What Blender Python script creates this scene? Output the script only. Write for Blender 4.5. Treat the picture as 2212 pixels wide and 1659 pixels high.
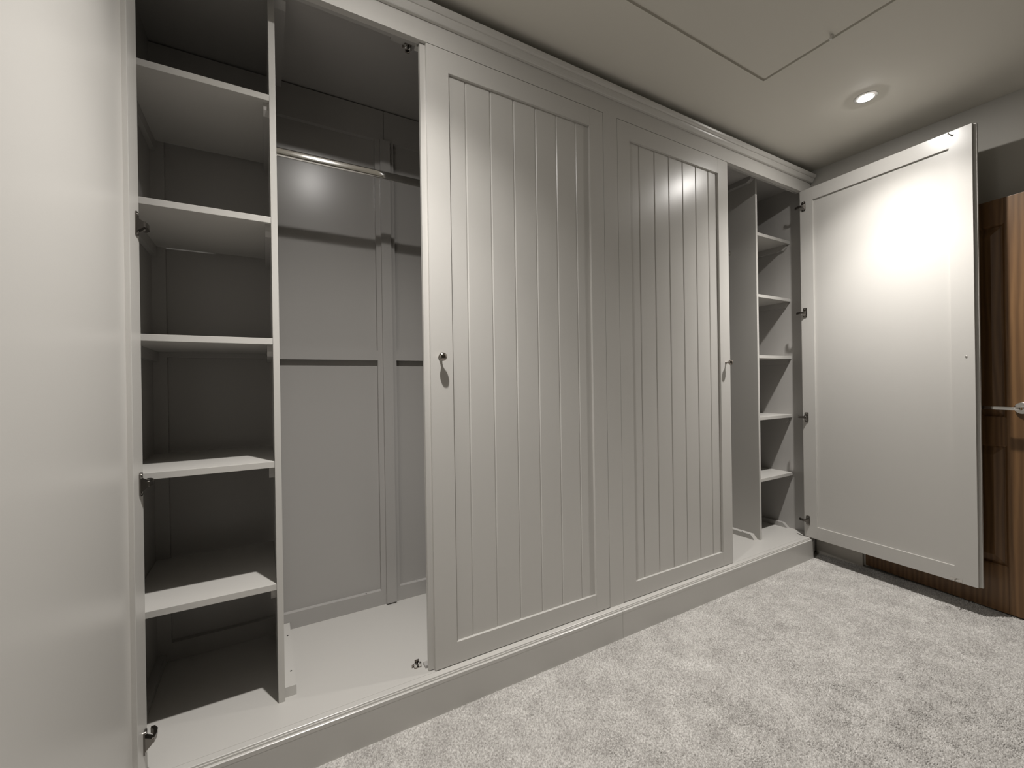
import bpy, bmesh, math, random
from mathutils import Matrix, Vector
random.seed(7)
for o in list(bpy.data.objects): bpy.data.objects.remove(o, do_unlink=True)
S = bpy.context.scene
C = S.collection

# ------------------------------------------------------------------ camera
f_px, yaw, pitch, roll = 927.48, 0.5237, -0.0008, -0.015445
fwd = Vector((math.sin(yaw)*math.cos(pitch), math.cos(yaw)*math.cos(pitch), math.sin(pitch)))
rt = Vector((math.cos(yaw), -math.sin(yaw), 0)); up = rt.cross(fwd)
r2 = rt*math.cos(roll) + up*math.sin(roll); u2 = -rt*math.sin(roll) + up*math.cos(roll)
cam = bpy.data.cameras.new('camera'); cam_o = bpy.data.objects.new('camera', cam); C.objects.link(cam_o)
cam.sensor_fit = 'HORIZONTAL'; cam.sensor_width = 36; cam.lens = f_px/2212*36; cam.clip_start = 0.02
m = Matrix.Identity(4)
for i in range(3): m[i][0], m[i][1], m[i][2] = r2[i], u2[i], -fwd[i]
m.translation = (0, -1.3425, 1.05); cam_o.matrix_world = m
S.camera = cam_o

# ------------------------------------------------------------------ world, exposure
w = bpy.data.worlds.new('world'); S.world = w; w.use_nodes = True
w.node_tree.nodes['Background'].inputs[0].default_value = (0.02, 0.02, 0.022, 1)
w.node_tree.nodes['Background'].inputs[1].default_value = 0.3
S.view_settings.view_transform = 'Standard'; S.view_settings.look = 'None'
S.view_settings.gamma = 1; S.view_settings.exposure = 0.06
try: S.view_settings.use_curve_mapping = False
except Exception: pass

# heights
CEIL = 2.3156
LAMP_W = 58.0
CORE_W = 66.0
CORE_BEAM = 88      # degrees, bright middle of the beam
LAMP_COL = (1.0, 0.965, 0.925)
LAMP_BEAM = 124      # degrees, soft edged beam of each downlight
LENS = 640.0         # glow of the lamp lens itself: the wide spill round the beam

# ------------------------------------------------------------------ materials
def principled(name, col, rough=0.5, metal=0.0, spec=0.5):
    m = bpy.data.materials.new(name); m.use_nodes = True
    b = m.node_tree.nodes['Principled BSDF']
    b.inputs['Base Color'].default_value = (*col, 1); b.inputs['Roughness'].default_value = rough
    b.inputs['Metallic'].default_value = metal; b.inputs['Specular IOR Level'].default_value = spec
    return m, m.node_tree, b
def add_bump(nt, b, scale, strength, dist=0.001, detail=3):
    tc = nt.nodes.new('ShaderNodeTexCoord'); n = nt.nodes.new('ShaderNodeTexNoise'); bp = nt.nodes.new('ShaderNodeBump')
    n.inputs['Scale'].default_value = scale; n.inputs['Detail'].default_value = detail
    bp.inputs['Strength'].default_value = strength; bp.inputs['Distance'].default_value = dist
    nt.links.new(tc.outputs['Object'], n.inputs['Vector']); nt.links.new(n.outputs['Fac'], bp.inputs['Height'])
    nt.links.new(bp.outputs['Normal'], b.inputs['Normal'])
def paint_mat(name, col, rough):
    m, nt, b = principled(name, col, rough)
    add_bump(nt, b, 260, 0.06, 0.001, 2)
    return m
M = {}
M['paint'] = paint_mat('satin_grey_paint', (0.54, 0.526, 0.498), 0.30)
M['carcass_shaded'] = paint_mat('satin_grey_paint_shaded', (0.41, 0.397, 0.380), 0.27)  # same paint as the doors, colour darkened to deepen the interior shade
M['wall'] = paint_mat('wall_paint', (0.40, 0.385, 0.35), 0.7)
M['ceiling'] = paint_mat('ceiling_paint', (0.70, 0.675, 0.61), 0.75)
M['skirting'] = paint_mat('skirting_paint', (0.60, 0.57, 0.52), 0.4)
M['chrome'] = principled('polished_chrome', (0.80, 0.79, 0.77), 0.09, 1)[0]
M['nickel'] = principled('dark_nickel', (0.33, 0.30, 0.27), 0.16, 1)[0]
M['hinge'] = principled('hinge_steel', (0.22, 0.205, 0.19), 0.26, 1)[0]
M['steel'] = principled('screw_steel', (0.65, 0.63, 0.6), 0.25, 1)[0]
M['hole'] = principled('screw_hole_dark', (0.03, 0.028, 0.025), 0.8)[0]
M['plastic'] = principled('white_plastic', (0.72, 0.71, 0.68), 0.4)[0]
M['bezel'] = principled('lamp_bezel', (0.75, 0.74, 0.72), 0.3, 0.6)[0]
# oak
m_, nt, b = principled('oak_veneer', (0.3, 0.15, 0.06), 0.45)
tc = nt.nodes.new('ShaderNodeTexCoord'); mp = nt.nodes.new('ShaderNodeMapping'); mp.inputs['Scale'].default_value = (9, 9, 0.8)
n1 = nt.nodes.new('ShaderNodeTexNoise'); n1.inputs['Scale'].default_value = 2.2; n1.inputs['Detail'].default_value = 6; n1.inputs['Distortion'].default_value = 1.5
wv = nt.nodes.new('ShaderNodeTexWave'); wv.inputs['Scale'].default_value = 1.6; wv.inputs['Distortion'].default_value = 9; wv.inputs['Detail'].default_value = 3; wv.bands_direction = 'X'
cr = nt.nodes.new('ShaderNodeValToRGB'); cr.color_ramp.elements[0].color = (0.085, 0.040, 0.013, 1); cr.color_ramp.elements[1].color = (0.21, 0.112, 0.045, 1)
mx = nt.nodes.new('ShaderNodeMath'); mx.operation = 'ADD'; hf = nt.nodes.new('ShaderNodeMath'); hf.operation = 'MULTIPLY'; hf.inputs[1].default_value = 0.5
def L(a, b): return b.node.id_data.links.new(a, b)
L(tc.outputs['Object'], mp.inputs['Vector']); L(mp.outputs['Vector'], n1.inputs['Vector']); L(mp.outputs['Vector'], wv.inputs['Vector'])
L(n1.outputs['Fac'], mx.inputs[0]); L(wv.outputs['Fac'], mx.inputs[1]); L(mx.outputs[0], hf.inputs[0]); L(hf.outputs[0], cr.inputs['Fac']); L(cr.outputs['Color'], b.inputs['Base Color'])
M['oak'] = m_
# carpet
m_, nt, b = principled('carpet_pile', (0.5, 0.47, 0.43), 0.95, 0, 0.1)
tc = nt.nodes.new('ShaderNodeTexCoord')
nA = nt.nodes.new('ShaderNodeTexNoise'); nA.inputs['Scale'].default_value = 8; nA.inputs['Detail'].default_value = 9; nA.inputs['Roughness'].default_value = 0.80
nB = nt.nodes.new('ShaderNodeTexNoise'); nB.inputs['Scale'].default_value = 170; nB.inputs['Detail'].default_value = 3
cA = nt.nodes.new('ShaderNodeValToRGB'); cA.color_ramp.elements[0].position = 0.34; cA.color_ramp.elements[1].position = 0.66
cA.color_ramp.elements[0].color = (0.48, 0.462, 0.438, 1); cA.color_ramp.elements[1].color = (0.72, 0.702, 0.672, 1)
cB = nt.nodes.new('ShaderNodeValToRGB'); cB.color_ramp.elements[0].position = 0.35; cB.color_ramp.elements[1].position = 0.65
cB.color_ramp.elements[0].color = (0.55, 0.54, 0.53, 1); cB.color_ramp.elements[1].color = (1.0, 1.0, 1.0, 1)
mixc = nt.nodes.new('ShaderNodeMix'); mixc.data_type = 'RGBA'; mixc.blend_type = 'MULTIPLY'; mixc.inputs['Factor'].default_value = 1
L(tc.outputs['Object'], nA.inputs['Vector']); L(tc.outputs['Object'], nB.inputs['Vector'])
L(nA.outputs['Fac'], cA.inputs['Fac']); L(nB.outputs['Fac'], cB.inputs['Fac'])
L(cA.outputs['Color'], mixc.inputs[6]); L(cB.outputs['Color'], mixc.inputs[7]); L(mixc.outputs[2], b.inputs['Base Color'])
b.inputs['Sheen Weight'].default_value = 0.15
M['carpet'] = m_
m_ = bpy.data.materials.new('lamp_lens'); m_.use_nodes = True; nt = m_.node_tree; nt.nodes.clear()
em = nt.nodes.new('ShaderNodeEmission'); em.inputs[0].default_value = (*LAMP_COL, 1); em.inputs[1].default_value = LENS
ou = nt.nodes.new('ShaderNodeOutputMaterial'); L(em.outputs[0], ou.inputs[0]); M['lens'] = m_

# ------------------------------------------------------------------ mesh helpers
def box(bm, x0, x1, y0, y1, z0, z1, bev=0.0):
    x0, x1 = min(x0, x1), max(x0, x1); y0, y1 = min(y0, y1), max(y0, y1); z0, z1 = min(z0, z1), max(z0, z1)
    v = [bm.verts.new(p) for p in ((x0,y0,z0),(x1,y0,z0),(x1,y1,z0),(x0,y1,z0),(x0,y0,z1),(x1,y0,z1),(x1,y1,z1),(x0,y1,z1))]
    fs = [bm.faces.new([v[i] for i in q]) for q in ((0,3,2,1),(4,5,6,7),(0,1,5,4),(1,2,6,5),(2,3,7,6),(3,0,4,7))]
    if bev > 0:
        es = list({e for f in fs for e in f.edges})
        bmesh.ops.bevel(bm, geom=es, offset=bev, segments=2, profile=0.6, affect='EDGES')
    return bm
def prism(bm, prof, axis, a, b):
    """extrude a closed 2D profile along an axis. axis 'x': prof=(y,z); 'y': (x,z); 'z': (x,y)"""
    def P(u, v, t): return {'x': (t, u, v), 'y': (u, t, v), 'z': (u, v, t)}[axis]
    A = [bm.verts.new(P(u, v, a)) for u, v in prof]; B = [bm.verts.new(P(u, v, b)) for u, v in prof]
    n = len(prof)
    fs = [bm.faces.new(A), bm.faces.new(B[::-1])]
    for i in range(n): fs.append(bm.faces.new((A[i], B[i], B[(i+1) % n], A[(i+1) % n])))
    bmesh.ops.recalc_face_normals(bm, faces=fs)
    return bm
def lathe(bm, prof, origin, axis, seg=28):
    """prof = [(r, h)] along axis vector from origin"""
    ax = Vector(axis).normalized(); t = Vector((0, 0, 1)) if abs(ax.z) < .9 else Vector((1, 0, 0))
    u = ax.cross(t).normalized(); v = ax.cross(u); O = Vector(origin); rings = []
    for r, h in prof:
        rings.append([bm.verts.new(O + ax*h + (u*math.cos(k*2*math.pi/seg) + v*math.sin(k*2*math.pi/seg))*max(r, 1e-5)) for k in range(seg)])
    fs = []
    for a, b in zip(rings, rings[1:]):
        for k in range(seg): fs.append(bm.faces.new((a[k], a[(k+1) % seg], b[(k+1) % seg], b[k])))
    fs.append(bm.faces.new(rings[0])); fs.append(bm.faces.new(rings[-1][::-1]))
    bmesh.ops.recalc_face_normals(bm, faces=fs)
    return bm
def obj(name, bm, mat, parent=None, smooth=False, label=None):
    me = bpy.data.meshes.new(name); bm.normal_update(); bm.to_mesh(me); bm.free(); me.materials.append(M[mat])
    o = bpy.data.objects.new(name, me); C.objects.link(o)
    if smooth:
        for p in me.polygons: p.use_smooth = True
        try: me.set_sharp_from_angle(angle=math.radians(38))
        except Exception: pass
    if parent: o.parent = parent
    if label: o['label'] = label
    return o
def nb(): return bmesh.new()
def thing(name, label, cat, loc=(0, 0, 0), rotz=0, group=None):
    o = bpy.data.objects.new(name, None); C.objects.link(o); o.empty_display_size = 0.05
    o.location = loc; o.rotation_euler = (0, 0, rotz); o['label'] = label; o['category'] = cat
    if group: o['group'] = group
    return o
def struct(name, bm, mat, label=None, cat=None):
    o = obj(name, bm, mat); o['kind'] = 'structure'
    if label: o['label'] = label
    if cat: o['category'] = cat
    return o
def dup(o, loc=None, parent=None):
    c = o.copy(); C.objects.link(c)
    if loc is not None: c.location = loc
    if parent: c.parent = parent
    for ch in list(o.children): 
        g = ch.copy(); C.objects.link(g); g.parent = c
    return c

# ------------------------------------------------------------------ room shell
XL, XR, YB, YF = -0.42, 2.91, 0.60, -3.6
struct('floor', box(nb(), XL-.1, XR+.1, YF-.1, YB+.1, -0.05, -.0068), 'carpet', 'pale grey-beige cut pile carpet covering the floor', 'carpet')
struct('ceiling', box(nb(), XL-.1, XR+.1, YF-.1, YB+.1, CEIL, CEIL+.08), 'ceiling', 'plain painted ceiling above the wardrobes', 'ceiling')
struct('wall_back', box(nb(), XL-.1, XR+.1, YB, YB+.1, 0, CEIL), 'wall', 'painted wall hidden behind the wardrobes', 'wall')
struct('wall_left', box(nb(), XL-.1, XL, YF-.1, YB, 0, CEIL), 'wall', 'painted wall at the left end of the wardrobes', 'wall')
struct('wall_front', box(nb(), XL, XR+.1, YF-.1, YF, 0, CEIL), 'wall', 'painted wall on the room side facing the wardrobes', 'wall')
OY0, OY1, OZ = -0.235, -0.925, 1.85            # oak door opening in the right wall
wr = nb()
box(wr, XR, XR+.1, OY0, YB, 0, CEIL); box(wr, XR, XR+.1, YF, OY1, 0, CEIL); box(wr, XR, XR+.1, OY1, OY0, OZ, CEIL)
struct('wall_right', wr, 'wall', 'grey painted wall with the oak door in it', 'wall')
struct('trim_1', (lambda b: (box(b, XR-.002, XR+.1, OY0-.022, OY0, 0, OZ), box(b, XR-.002, XR+.1, OY1, OY1+.008, 0, OZ), box(b, XR-.002, XR+.1, OY1+.008, OY0-.022, OZ-.010, OZ), b)[-1])(nb()), 'skirting', 'narrow painted lining around the oak door', 'door lining')
bb = nb(); prism(bb, [(XR, -.0095), (XR-.016, -.0095), (XR-.016, .105), (XR-.010, .12), (XR, .12)], 'y', -0.002, OY0+.002)
struct('baseboard_right', bb, 'skirting', 'short painted skirting between wardrobe and oak door', 'skirting')
bb = nb(); prism(bb, [(XR, -.0095), (XR-.016, -.0095), (XR-.016, .105), (XR-.010, .12), (XR, .12)], 'y', OY1-.002, YF)
struct('baseboard_right_far', bb, 'skirting', 'painted skirting on the room side of the oak door', 'skirting').name = 'trim_2'
# closed hallway recess beyond the doorway
hw = nb(); box(hw, XR+.1, XR+.9, OY1-.3, OY0+.2, -0.05, -.010); box(hw, XR+.9, XR+.95, OY1-.35, OY0+.25, -0.05, CEIL)
box(hw, XR+.1, XR+.9, OY0+.2, OY0+.25, 0, CEIL); box(hw, XR+.1, XR+.9, OY1-.35, OY1-.3, 0, CEIL); box(hw, XR+.1, XR+.9, OY1-.3, OY0+.2, CEIL, CEIL+.05)
struct('wall_hallway', hw, 'wall', 'dim hallway walls beyond the oak door', 'hallway wall')

# oak door, ajar: local x along width from the hinge, local y = thickness (0 = room face)
def oak_door():
    W, H, T, ST = 0.676, 1.830, 0.036, 0.110
    d = thing('door_1', 'oak veneered panel door standing slightly ajar beside the wardrobe', 'door', (XR-.001, -0.236, 0.004), math.radians(-99.0))
    d['kind'] = 'structure'
    bm = nb(); G = 0.0
    rails = [(0, 0.20), (0.74, 0.86), (H-.11, H)]
    box(bm, 0, ST, 0, T, 0, H, .0015); box(bm, W-ST, W, 0, T, 0, H, .0015)
    for a, b in rails: box(bm, ST, W-ST, .0004, T-.0004, a, b)
    obj('door_leaf', bm, 'oak', d)
    for a, b in ((0.20, 0.74), (0.86, H-.11)):
        bm = nb(); e = .014
        x0, x1 = ST, W-ST
        # raised and fielded panel
        ring = lambda i, y: [bm.verts.new(p) for p in ((x0+i, y, a+i), (x1-i, y, a+i), (x1-i, y, b-i), (x0+i, y, b-i))]
        r = [ring(0, .001), ring(.006, .003), ring(.010, .0125), ring(.016, .0125), ring(.045, .005), ring(.048, .005)]
        fs = []
        for p, qn in zip(r, r[1:]):
            for k in range(4): fs.append(bm.faces.new((p[k], p[(k+1) % 4], qn[(k+1) % 4], qn[k])))
        fs.append(bm.faces.new(r[-1]))
        back = [bm.verts.new(p) for p in ((x0, T-.006, a), (x1, T-.006, a), (x1, T-.006, b), (x0, T-.006, b))]
        fs.append(bm.faces.new(back)); 
        for k in range(4): fs.append(bm.faces.new((r[0][k], r[0][(k+1) % 4], back[(k+1) % 4], back[k])))
        bmesh.ops.recalc_face_normals(bm, faces=fs)
        obj('door_panel', bm, 'oak', d)
    hz = 0.907
    hd = obj('lever_handle', lathe(nb(), [(0.026, 0), (0.026, .006), (0.024, .009), (0.0105, .009), (.0105, .046), (.0, .046)], (W-.060, 0, hz), (0, -1, 0)), 'chrome', d, True, 'polished chrome lever handle')
    bm = nb(); prism(bm, [(W-.048, -.036), (W-.050, -.054), (W-.066, -.058), (W-.158, -.058), (W-.166, -.055), (W-.166, -.047), (W-.158, -.045), (W-.072, -.045), (W-.071, -.036)], 'z', hz-.007, hz+.007)
    bmesh.ops.bevel(bm, geom=list(bm.edges), offset=.002, segments=2, affect='EDGES', profile=.5)
    obj('lever', bm, 'chrome', hd, True)
oak_door()

# ------------------------------------------------------------------ wardrobes
FZ = 0.115                 # cabinet floor
OT = 2.1665                # top of the door openings
TOPZ = 2.235               # underside of top panel
SHELF = [1.914, 1.553, 1.195, 0.831, 0.469]     # shelf tops
T18 = 0.018
DOOR_H = 2.047
CX = 1.2675

def hinge(door, s, z, sgn, t):
    """concealed hinge on the door's inner face; s from hinge edge, sgn = +1 door runs to +x, -1 to -x"""
    X = lambda a: sgn*a
    bm = nb(); hw, hh, cr = .0105, .028, .006; pr = []
    for sx, sz, a0 in ((1, 1, 0), (-1, 1, math.pi/2), (-1, -1, math.pi), (1, -1, math.pi*1.5)):
        for k in range(5):
            an = a0+k*math.pi/8; pr.append((X(s+.010)+sx*(hw-cr)+cr*math.cos(an), z+sz*(hh-cr)+cr*math.sin(an)))
    prism(bm, pr, 'y', t-.0004, t+.0030)
    h = obj('hinge', bm, 'hinge', door, False, 'steel concealed hinge')
    for dz in (-.021, .021):
        bm = nb(); lathe(bm, [(.0038, 0), (.0038, .0012), (.002, .0022)], (X(s+.010), t+.0029, z+dz), (0, 1, 0), 14)
        obj('hinge_screw', bm, 'steel', h, True)
    # cranked arm: tapered boss on the flange, then the arm running past the door edge
    bm = nb()
    a = [bm.verts.new(p) for p in ((X(s+.018), t+.002, z-.020), (X(s+.002), t+.002, z-.020), (X(s+.002), t+.002, z+.014), (X(s+.018), t+.002, z+.014))]
    c = [bm.verts.new(p) for p in ((X(s+.014), t+.015, z-.008), (X(s), t+.015, z-.008), (X(s), t+.015, z+.005), (X(s+.014), t+.015, z+.005))]
    fs = [bm.faces.new(a), bm.faces.new(c)]+[bm.faces.new((a[k], a[(k+1) % 4], c[(k+1) % 4], c[k])) for k in range(4)]
    bmesh.ops.recalc_face_normals(bm, faces=fs)
    obj('hinge_boss', bm, 'hinge', h)
    bm = nb()
    prism(bm, [(X(s+.014), t+.0135), (X(s+.011), t+.0185), (X(s-.006), t+.0200), (X(s-.024), t+.0180), (X(s-.036), t+.010), (X(s-.036), t+.002), (X(s-.027), t+.003), (X(s-.020), t+.010), (X(s-.006), t+.0125), (X(s+.006), t+.0135)], 'z', z-.007, z+.006)
    bmesh.ops.bevel(bm, geom=list(bm.edges), offset=.0008, segments=1, affect='EDGES')
    obj('hinge_arm', bm, 'hinge', h)
    return h

def knob(door, s, z, sgn):
    bm = nb()
    prof = [(0.0, -.0005), (.0068, 0), (.0070, .002), (.0052, .004), (.0040, .008), (.0042, .013), (.0075, .017), (.0125, .021), (.0142, .0255), (.0132, .030), (.0095, .0338), (.004, .0358), (0, .036)]
    lathe(bm, prof, (sgn*s, 0, z), (0, -1, 0), 32)
    return obj('door_knob', bm, 'nickel', door, True, 'dark polished nickel door knob')

def make_door(parent, hx, hy, rot, W, sgn, beaded_side, lip, closed, stile=0.076):
    """local: x from the hinge (times sgn), y 0 outer face .. T inner face, z 0..DOOR_H"""
    T = 0.026; H = DOOR_H
    X = lambda a: sgn*a
    z0, z1 = 0.070, H-0.073         # recess limits
    s0, s1 = 0.071, W-0.077
    bm = nb(); bv = .0009
    Wi = W + (lip if lip > 0 else 0)
    # stiles, hinge side and lock side
    box(bm, X(0), X(s0), 0, T, 0, H, bv)
    if lip > 0:      # back half carries on past the face (rebate that the other leaf closes over)
        pr = [(X(s1), 0), (X(W), 0), (X(W), .012), (X(W+lip), .012), (X(W+lip), T), (X(s1), T)]
    else:            # face half carries on
        pr = [(X(s1), 0), (X(W-lip), 0), (X(W-lip), .011), (X(W), .011), (X(W), T), (X(s1), T)]
    prism(bm, pr, 'z', 0, H)
    box(bm, X(s0), X(s1), .0003, T-.0003, 0, z0); box(bm, X(s0), X(s1), .0003, T-.0003, z1, H)
    d = obj('door', bm, 'paint', parent); d.location = (hx, hy, 0.1175); d.rotation_euler = (0, 0, rot)
    # beaded panel: outer face with vertical v grooves, plain flat inner face
    bm = nb(); fo, bo = 0.0105, T-0.0102
    c = 0.004
    gs = beaded_side; pts = [(s0, fo)]
    for g in gs: pts += [(g-.0042, fo), (g-.0012, fo+.0033), (g+.0006, fo+.0033), (g+.0013, fo+.0017), (g+.0042, fo)]
    pts += [(s1, fo), (s1, bo), (s0, bo)]
    prism(bm, [(X(a), b) for a, b in pts], 'z', z0, z1)
    obj('beaded_panel', bm, 'paint', d)
    for hz in (.098, .708, 1.325, 1.952): hinge(d, 0.012, hz, sgn, T)
    return d


def grooves(W, closed_from_hinge):
    # board joints measured from the lock edge: 0.142 then every 0.0957
    return sorted([W-(0.142+0.0957*k) for k in range(6)])

def cleat_profile(x0, x1, ztop, zbot): return [(x0, zbot), (x1, zbot), (x1, ztop), (x0, ztop)]

def chamfer_cleat(bm, xa, xb, y0, y1, z0, z1, cut, up=True):
    # long batten along y, its front end cut at an angle
    if up: prof = [(y0, z0), (y1, z0), (y1, z1), (y0+cut, z1)]
    else: prof = [(y0, z1), (y1, z1), (y1, z0), (y0+cut, z0), (y0+cut*.2, z0+(z1-z0)*.4)]
    return prism(bm, prof, 'x', xa, xb)

def wardrobe(side, label):
    sg = 1 if side == 'left' else -1           # mirror about CX
    U = lambda x: x if sg == 1 else 2*CX - x
    t = thing('fitted_wardrobe', label, 'wardrobe', (CX, 0, 0), 0, 'fitted wardrobe units along the wall')
    base = Vector((CX, 0, 0))
    def part(name, bm, mat, lab=None, smooth=False, parent=None):
        bmesh.ops.translate(bm, verts=bm.verts, vec=-base) if parent is None else None
        return obj(name, bm, mat, parent or t, smooth, lab)
    xi, xe_ = -0.325, CX-T18                 # inner faces of outer side and centre side
    OP0, OP1 = -0.269, 1.2292                # door opening
    B = lambda bm, a, b, *r: box(bm, U(a), U(b), *r)
    # carcass
    part('side_panel', B(nb(), xi-T18, xi, .0005, .585, 0.02, 2.2530), 'carcass_shaded')
    part('side_panel', B(nb(), xe_, CX-.0003, .0225, .585, 0.02, 2.2530), 'carcass_shaded')
    part('top_panel', B(nb(), xi, xe_, .0225, .585, TOPZ, 2.253), 'carcass_shaded')
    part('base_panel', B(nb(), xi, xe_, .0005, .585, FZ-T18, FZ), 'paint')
    # face frame (no seam at the header)
    bm = nb()
    B(bm, xi-T18, CX, 0, .022, OT, 2.2530); B(bm, xi-T18, OP0, 0, .022, FZ, OT); B(bm, OP1, CX, 0, .022, FZ, OT)
    part('face_frame', bm, 'paint')
    if side == 'right':
        part('scribe_filler', (lambda b: (box(b, 2.8785, 2.9095, 0.008, .024, .0, 2.253), box(b, 2.806, 2.8785, .002, .018, .0, .095), b)[-1])(nb()), 'paint')
    else:
        part('scribe_filler', box(nb(), -0.4195, -0.3435, 0, .018, 0, 2.253), 'paint')
    # stop batten behind the header plus wider catch block
    bm = nb(); B(bm, OP0, OP1, .0225, .040, OT+.004, OT+.055); part('header_batten', bm, 'carcass_shaded')
    bm = nb(); B(bm, .372, .448, .0228, .062, OT+.010, OT+.052, .001); part('catch_block', bm, 'carcass_shaded')
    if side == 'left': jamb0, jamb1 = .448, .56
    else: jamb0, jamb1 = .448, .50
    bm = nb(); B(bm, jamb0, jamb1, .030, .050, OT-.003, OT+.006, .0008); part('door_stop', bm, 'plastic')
    bm = nb(); B(bm, jamb0, jamb1, .032, .056, FZ, FZ+.009, .0008); part('door_stop', bm, 'carcass_shaded')
    # roller catches, top and bottom
    for zc, dn in ((FZ, 1), (OT+.010, -1)):
        bm = nb(); cx = U(.428); y0 = .052
        box(bm, cx-.012, cx+.012, y0-.004, y0+.016, zc, zc+dn*.003)
        box(bm, cx-.007, cx+.007, y0+.008, y0+.012, zc, zc+dn*.020)
        box(bm, cx-.018, cx-.010, y0+.004, y0+.008, zc+dn*.004, zc+dn*.010)
        k = part('roller_catch', bm, 'nickel', 'small dark metal roller catch')
        for sx in (-.0065, .0065):
          bm = nb(); lathe(bm, [(.003, 0), (.0058, .001), (.0058, .011), (.003, .012)], (cx+sx, y0, zc+dn*.0035 + (0 if dn > 0 else -.012)), (0, 0, 1), 18)
          bmesh.ops.translate(bm, verts=bm.verts, vec=-base)
          obj('roller', bm, 'chrome', k, True)
    # back: two framed panels with a middle post
    YBK, REC = .525, .020
    for a, b, ra, rb in ((xi, .461, -.287, .421), (.461, xe_, .500, 1.21)):
        bm = nb(); zl, zh = FZ+.062, 2.100
        B(bm, a, ra, YBK, YBK+.03, FZ, TOPZ-.006); B(bm, rb, b-.0015, YBK, YBK+.03, FZ, TOPZ-.006)
        B(bm, ra, rb, YBK, YBK+.03, FZ, zl); B(bm, ra, rb, YBK, YBK+.03, zh, TOPZ-.006); B(bm, ra, rb, YBK, YBK+.03, 1.158, 1.200)
        fr = part('back_frame', bm, 'carcass_shaded')
        part('back_panel', B(nb(), ra-.004, rb+.004, YBK+REC, YBK+REC+.008, zl-.004, zh+.004), 'carcass_shaded')
        for sx in ((.052, .36) if ra < 0 else (.578, .95)):
            bm = nb(); lathe(bm, [(.0026, 0), (.0026, .0006), (0, .0006)], (U(sx), YBK+.010, zl), (0, 0, 1), 12)
            bmesh.ops.translate(bm, verts=bm.verts, vec=-base); obj('screw_hole', bm, 'hole', fr, False, 'dark screw hole')
    part('back_post', B(nb(), .441, .482, YBK-.014, YBK-.0004, FZ+.006, 2.10), 'carcass_shaded')
    # vertical divider
    part('divider', B(nb(), .0245, .0415, .108, YBK-.0005, FZ, TOPZ, .0007), 'paint')
    # battens fixing the divider, on its hanging side, floor and top
    bm = nb(); xa, xb = U(.0416), U(.073)
    chamfer_cleat(bm, xa, xb, .124, YBK-.001, FZ, FZ+.028, .003 if side == 'left' else .024)
    fb = part('fixing_batten', bm, 'paint')
    for yy in (.205, .43):
        bm = nb(); lathe(bm, [(.003, 0), (.003, .0006), (0, .0006)], (U(.062), yy, FZ+.028), (0, 0, 1), 12)
        bmesh.ops.translate(bm, verts=bm.verts, vec=-base); obj('screw_hole', bm, 'hole', fb, False, 'dark screw hole')
    bm = nb(); chamfer_cleat(bm, xa, xb, .112, YBK-.001, TOPZ-.030, TOPZ, .03, False)
    part('fixing_batten', bm, 'carcass_shaded')
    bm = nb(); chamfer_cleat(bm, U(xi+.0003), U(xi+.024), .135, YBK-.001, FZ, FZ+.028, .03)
    part('fixing_batten', bm, 'carcass_shaded')
    # shelves and their bearers
    for z in SHELF:
        part('shelf', B(nb(), xi+.0006, .0240, .108, YBK-.001, z-.018, z, .0008), 'paint')
        for a, b in ((.0095, .0243), (xi+.0004, xi+.0155)):
            bm = nb(); chamfer_cleat(bm, U(a), U(b), .122, YBK-.002, z-.018-.034, z-.0182, .016, False)
            part('shelf_bearer', bm, 'carcass_shaded')
    # hanging rail: oval tube between divider and centre side
    yr, zr = .275, 1.832
    bm = nb(); pr = []
    for k in range(28):
        an = k*2*math.pi/28; pr.append((yr+.0078*math.cos(an), zr+math.copysign(.0072, math.sin(an+.001))+.0078*math.sin(an)))
    prism(bm, pr, 'x', U(.0455), U(xe_-.004))
    rl = part('hanging_rail', bm, 'chrome', 'chrome oval hanging rail', True)
    for a, b in ((.0416, .0475), (xe_-.006, xe_-.0001)):
        bm = nb(); pr = []
        for k in range(28):
            an = k*2*math.pi/28; pr.append((yr+.0115*math.cos(an), zr+.0185*math.sin(an)))
        prism(bm, pr, 'x', U(a), U(b)); bmesh.ops.translate(bm, verts=bm.verts, vec=-base)
        obj('rail_socket', bm, 'chrome', rl, True)
    # ledge nosing and plinth
    xo = xi-T18 if side == 'left' else None
    ex = 2*CX - 2.7775                       # mirrored end of the plinth
    le = [(.0, FZ-.022), (.0, FZ), (-.0200, FZ), (-.0213, FZ-.0008), (-.0218, FZ-.0046), (-.0250, FZ-.0048), (-.0256, FZ-.0096), (-.0300, FZ-.0099), (-.0320, FZ-.0112), (-.0322, FZ-.022)]
    e0 = -.42 if side == 'left' else ex
    bm = nb(); prism(bm, le, 'x', U(e0), U(CX-.0006))
    part('ledge_nosing', bm, 'paint')
    bm = nb(); B(bm, e0-.0 if side == 'left' else ex-.015, CX-.0006, -.0319, -.0005, -.0095, FZ-.0219)
    part('plinth', bm, 'paint')
    if side == 'right':
        bm = nb(); prism(bm, [(2.7775, -.0318), (2.7905, -.026), (2.7925, -.0005), (2.7775, -.0005)], 'z', FZ-.022, FZ-.009)
        prism(bm, [(2.7775, -.020), (2.7880, -.014), (2.7890, -.0005), (2.7775, -.0005)], 'z', FZ-.009, FZ)
        part('ledge_return', bm, 'paint')
    # doors
    return t

WL = wardrobe('left', 'left wardrobe unit, far left door open on shelves and a hanging rail')
WR = wardrobe('right', 'right wardrobe unit, far right door swung open in front of the oak door')
WR.location = (CX, 0, 0)

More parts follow.
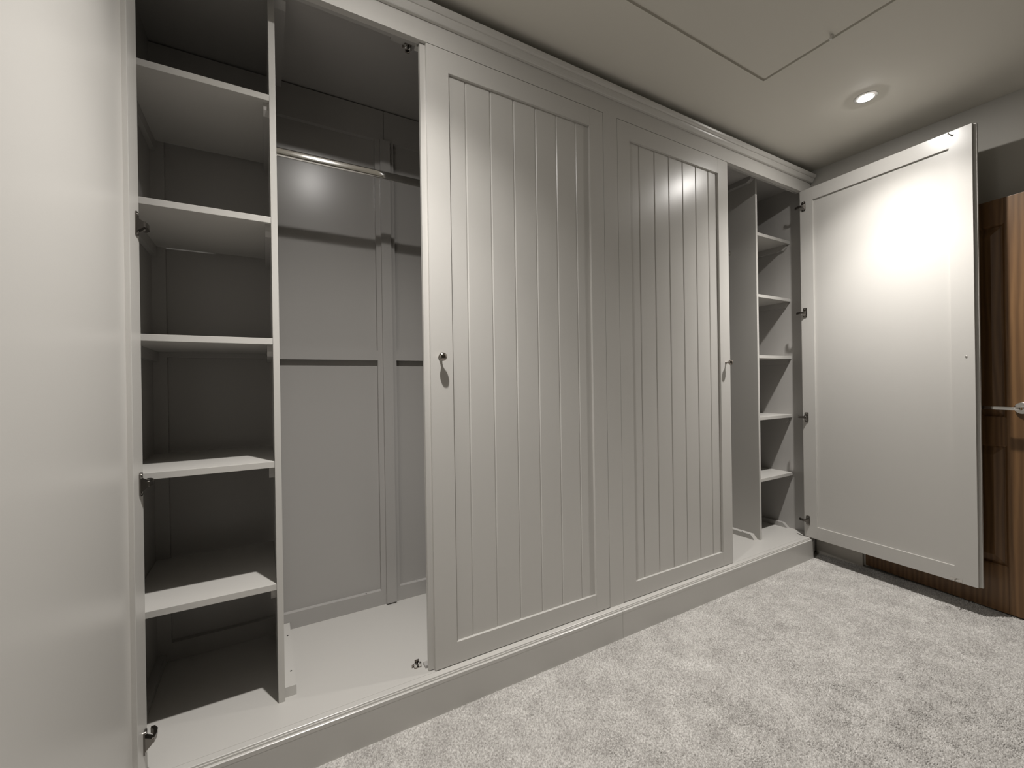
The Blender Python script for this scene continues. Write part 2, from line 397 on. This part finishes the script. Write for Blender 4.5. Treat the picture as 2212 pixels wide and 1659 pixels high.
def leaf_details(door, W, sgn, which):
    """catch strikes near the lock edge of an inner face, fixing screw of the knob"""
    T = .026; X = lambda a: sgn*a
    for z, d in ((DOOR_H-.004, -1), (.004, 1)):
        bm = nb(); box(bm, X(W-.092), X(W-.052), T, T+.0014, z, z+d*.013)
        lathe(bm, [(.003, 0), (.003, .004), (.0018, .006), (.0018, .012), (.0042, .014), (.0042, .020), (.002, .022)], (X(W-.072), T+.0008, z+d*.008), (0, 1, 0), 14)
        obj('catch_strike', bm, 'steel', door, True, 'small steel catch strike')
    bm = nb(); lathe(bm, [(.0038, 0), (.0036, .0014), (.002, .0024), (0, .0026)], (X(W-.028), T-.0002, 1.022), (0, 1, 0), 16)
    obj('knob_screw', bm, 'steel', door, True)

def loc(x): return x-CX
# far left leaf, swung out 92.5 degrees
W = 0.7365
d = make_door(WL, loc(-.2555-.026), .0005, math.radians(-92.5), W, 1, grooves(W, 1), -.010, False); d['label'] = 'open far left door, plain inner face seen'
leaf_details(d, W, 1, 'l'); knob(d, W-.030, 1.0235, 1)
# closed leaf of the left unit, hinged at the centre
W = 1.2274-.4712
d = make_door(WL, loc(1.2274), 0.0, 0, W, -1, grooves(W, 1), .018, True); d['label'] = 'closed door with vertical beaded boards and a knob at its left edge'
knob(d, W-.032, 1.0235, -1)
# closed leaf of the right unit
W = 2.0653-1.3076
d = make_door(WR, loc(1.3076), 0.0, 0, W, 1, grooves(W, 1), .010, True); d['label'] = 'closed door with vertical beaded boards and a knob at its right edge'
knob(d, W-.035, 1.0225, 1)
# far right leaf, swung out
W = 0.7365
th = math.radians(84.8)
d = make_door(WR, loc(2.776+.026*.996), .007-.026*.09, th, W, -1, grooves(W, 1), -.010, False); d['label'] = 'open far right door, plain inner face seen'
leaf_details(d, W, -1, 'r'); knob(d, W-.030, 1.0235, -1)


# carpet pile: short leaning tufts, one uncountable object
import numpy as np
def carpet_pile():
    rng = np.random.default_rng(5); sp = 0.0047
    xs = np.arange(XL+.03, XR-.022, sp); ys = np.arange(-2.75, -.036, sp)
    X, Y = np.meshgrid(xs, ys); X = X.ravel(); Y = Y.ravel(); n = len(X)
    X = X+rng.uniform(-.5, .5, n)*sp; Y = np.minimum(Y+rng.uniform(-.5, .5, n)*sp, -.0365)
    def vnoise(x, y, s, seed):
        g = np.random.default_rng(seed).uniform(-1, 1, (220, 220)); u = (x-XL+.1)*s; v = (y+3)*s
        i = np.floor(u).astype(int) % 219; j = np.floor(v).astype(int) % 219; a = u-np.floor(u); b = v-np.floor(v)
        a = a*a*(3-2*a); b = b*b*(3-2*b)
        return (g[i, j]*(1-a)+g[i+1, j]*a)*(1-b)+(g[i, j+1]*(1-a)+g[i+1, j+1]*a)*b
    lx = .22*vnoise(X, Y, 4, 1)+.40*vnoise(X, Y, 11, 2)+.5*vnoise(X, Y, 38, 3)+rng.normal(0, .28, n)
    ly = .22*vnoise(X, Y, 4, 4)+.40*vnoise(X, Y, 11, 5)+.5*vnoise(X, Y, 38, 6)+rng.normal(0, .28, n)
    h = .0062+rng.uniform(-.002, .0016, n); lean = .0042
    lx *= lean; ly *= lean; an = rng.uniform(0, math.pi, n); wd = rng.uniform(.0030, .0040, n)
    V = np.zeros((n, 5, 3))
    for k in range(4):
        V[:, k] = np.stack([X+np.cos(an+k*math.pi/2)*wd, Y+np.sin(an+k*math.pi/2)*wd, np.full(n, -.0072)], 1)
    V[:, 4] = np.stack([X+lx, Y+ly, -.0072+h], 1)
    V[:, :, 1] = np.minimum(V[:, :, 1], -.0325); V[:, :, 0] = np.clip(V[:, :, 0], XL+.002, XR-.018)
    me = bpy.data.meshes.new('carpet_pile'); me.vertices.add(n*5); me.vertices.foreach_set('co', V.astype(np.float32).ravel())
    b0 = np.arange(n)*5
    loops = np.stack([b0, b0+1, b0+4, b0+1, b0+2, b0+4, b0+2, b0+3, b0+4, b0+3, b0, b0+4], 1).astype(np.int32)
    me.loops.add(n*12); me.loops.foreach_set('vertex_index', loops.ravel())
    me.polygons.add(n*4); me.polygons.foreach_set('loop_start', (np.arange(n*4)*3).astype(np.int32))
    me.update(calc_edges=True); me.materials.append(M['carpet'])
    o = bpy.data.objects.new('carpet_pile', me); C.objects.link(o); o['kind'] = 'stuff'
    o['label'] = 'soft mottled pale grey carpet pile in front of the wardrobes'; o['category'] = 'carpet'
carpet_pile()

# ------------------------------------------------------------------ cornice
cz = 2.2350
cp = [(0, cz), (-.0105, cz), (-.0130, cz+.0015), (-.0165, cz+.0070), (-.0200, cz+.0140), (-.0215, cz+.0190), (-.0215, cz+.0212), (-.0250, cz+.0220), (-.0290, cz+.0255), (-.0325, cz+.0310), (-.0345, cz+.0365), (-.0345, cz+.0395), (0, cz+.0395)]
bm = nb(); prism(bm, [(y-.0003, z) for y, z in cp], 'x', XL+.001, 2.884)
cor = obj('cornice', bm, 'paint'); cor['label'] = 'long grey painted cornice moulding along the top of both wardrobes'; cor['category'] = 'cornice'

# ------------------------------------------------------------------ loft hatch
ht = thing('loft_hatch', 'square loft hatch panel let into the ceiling', 'hatch', (1.40, -0.70, CEIL))
HX0, HX1, HY0, HY1 = 0.86-1.40, 1.830-1.40, -1.25+.70, -0.323+.70
bm = nb()
g, fw, ft = .006, .036, .011
for q in ((HX0-fw, HX1+fw, HY1+g, HY1+fw), (HX0-fw, HX1+fw, HY0-fw, HY0-g), (HX0-fw, HX0-g, HY0-g, HY1+g), (HX1+g, HX1+fw, HY0-g, HY1+g)): box(bm, *q, -ft, 0)
obj('hatch_frame', bm, 'ceiling', ht)
obj('hatch_panel', box(nb(), HX0+g, HX1-g, HY0+g, HY1-g, -ft, 0, .001), 'ceiling', ht)
bm = nb(); prism(bm, [(HX1-.030, -.030), (HX1-.022, -.032), (HX1-.012, -.014), (HX1-.004, -.010), (HX1-.004, -.005), (HX1-.020, -.009)], 'y', .118, .126)
obj('hatch_pull', bm, 'plastic', ht)

# ------------------------------------------------------------------ downlights
def downlight(x, y, label, power, first=[None]):
    t = thing('downlight', label, 'downlight', (x, y, CEIL), 0, 'recessed ceiling downlights')
    obj('lamp_bezel', lathe(nb(), [(.029, -.0002), (.030, .004), (.040, .004), (.043, .0025), (.044, .0)], (0, 0, 0), (0, 0, -1), 40), 'bezel', t, True)
    obj('lamp_lens', lathe(nb(), [(.0245, 0.002), (.0245, .0045), (.020, .0062), (.010, .0072), (0, .0075)], (0, 0, 0), (0, 0, -1), 32), 'lens', t, True)
    ld = bpy.data.lights.new('downlight_beam', 'SPOT'); ld.shadow_soft_size = .020; ld.energy = power; ld.color = LAMP_COL
    ld.spot_size = math.radians(LAMP_BEAM); ld.spot_blend = 1.0
    lo = bpy.data.objects.new('downlight_beam', ld); C.objects.link(lo); lo.parent = t; lo.location = (0, 0, -.030)
    ld = bpy.data.lights.new('downlight_core', 'SPOT'); ld.shadow_soft_size = .020; ld.energy = CORE_W; ld.color = LAMP_COL
    ld.spot_size = math.radians(CORE_BEAM); ld.spot_blend = 1.0
    lo = bpy.data.objects.new('downlight_core', ld); C.objects.link(lo); lo.parent = t; lo.location = (0, 0, -.030)
    return t
downlight(2.364, -0.473, 'glowing recessed downlight in the ceiling in front of the right wardrobe', LAMP_W)
downlight(0.262, -0.455, 'recessed downlight in the ceiling above the open left doors', LAMP_W)
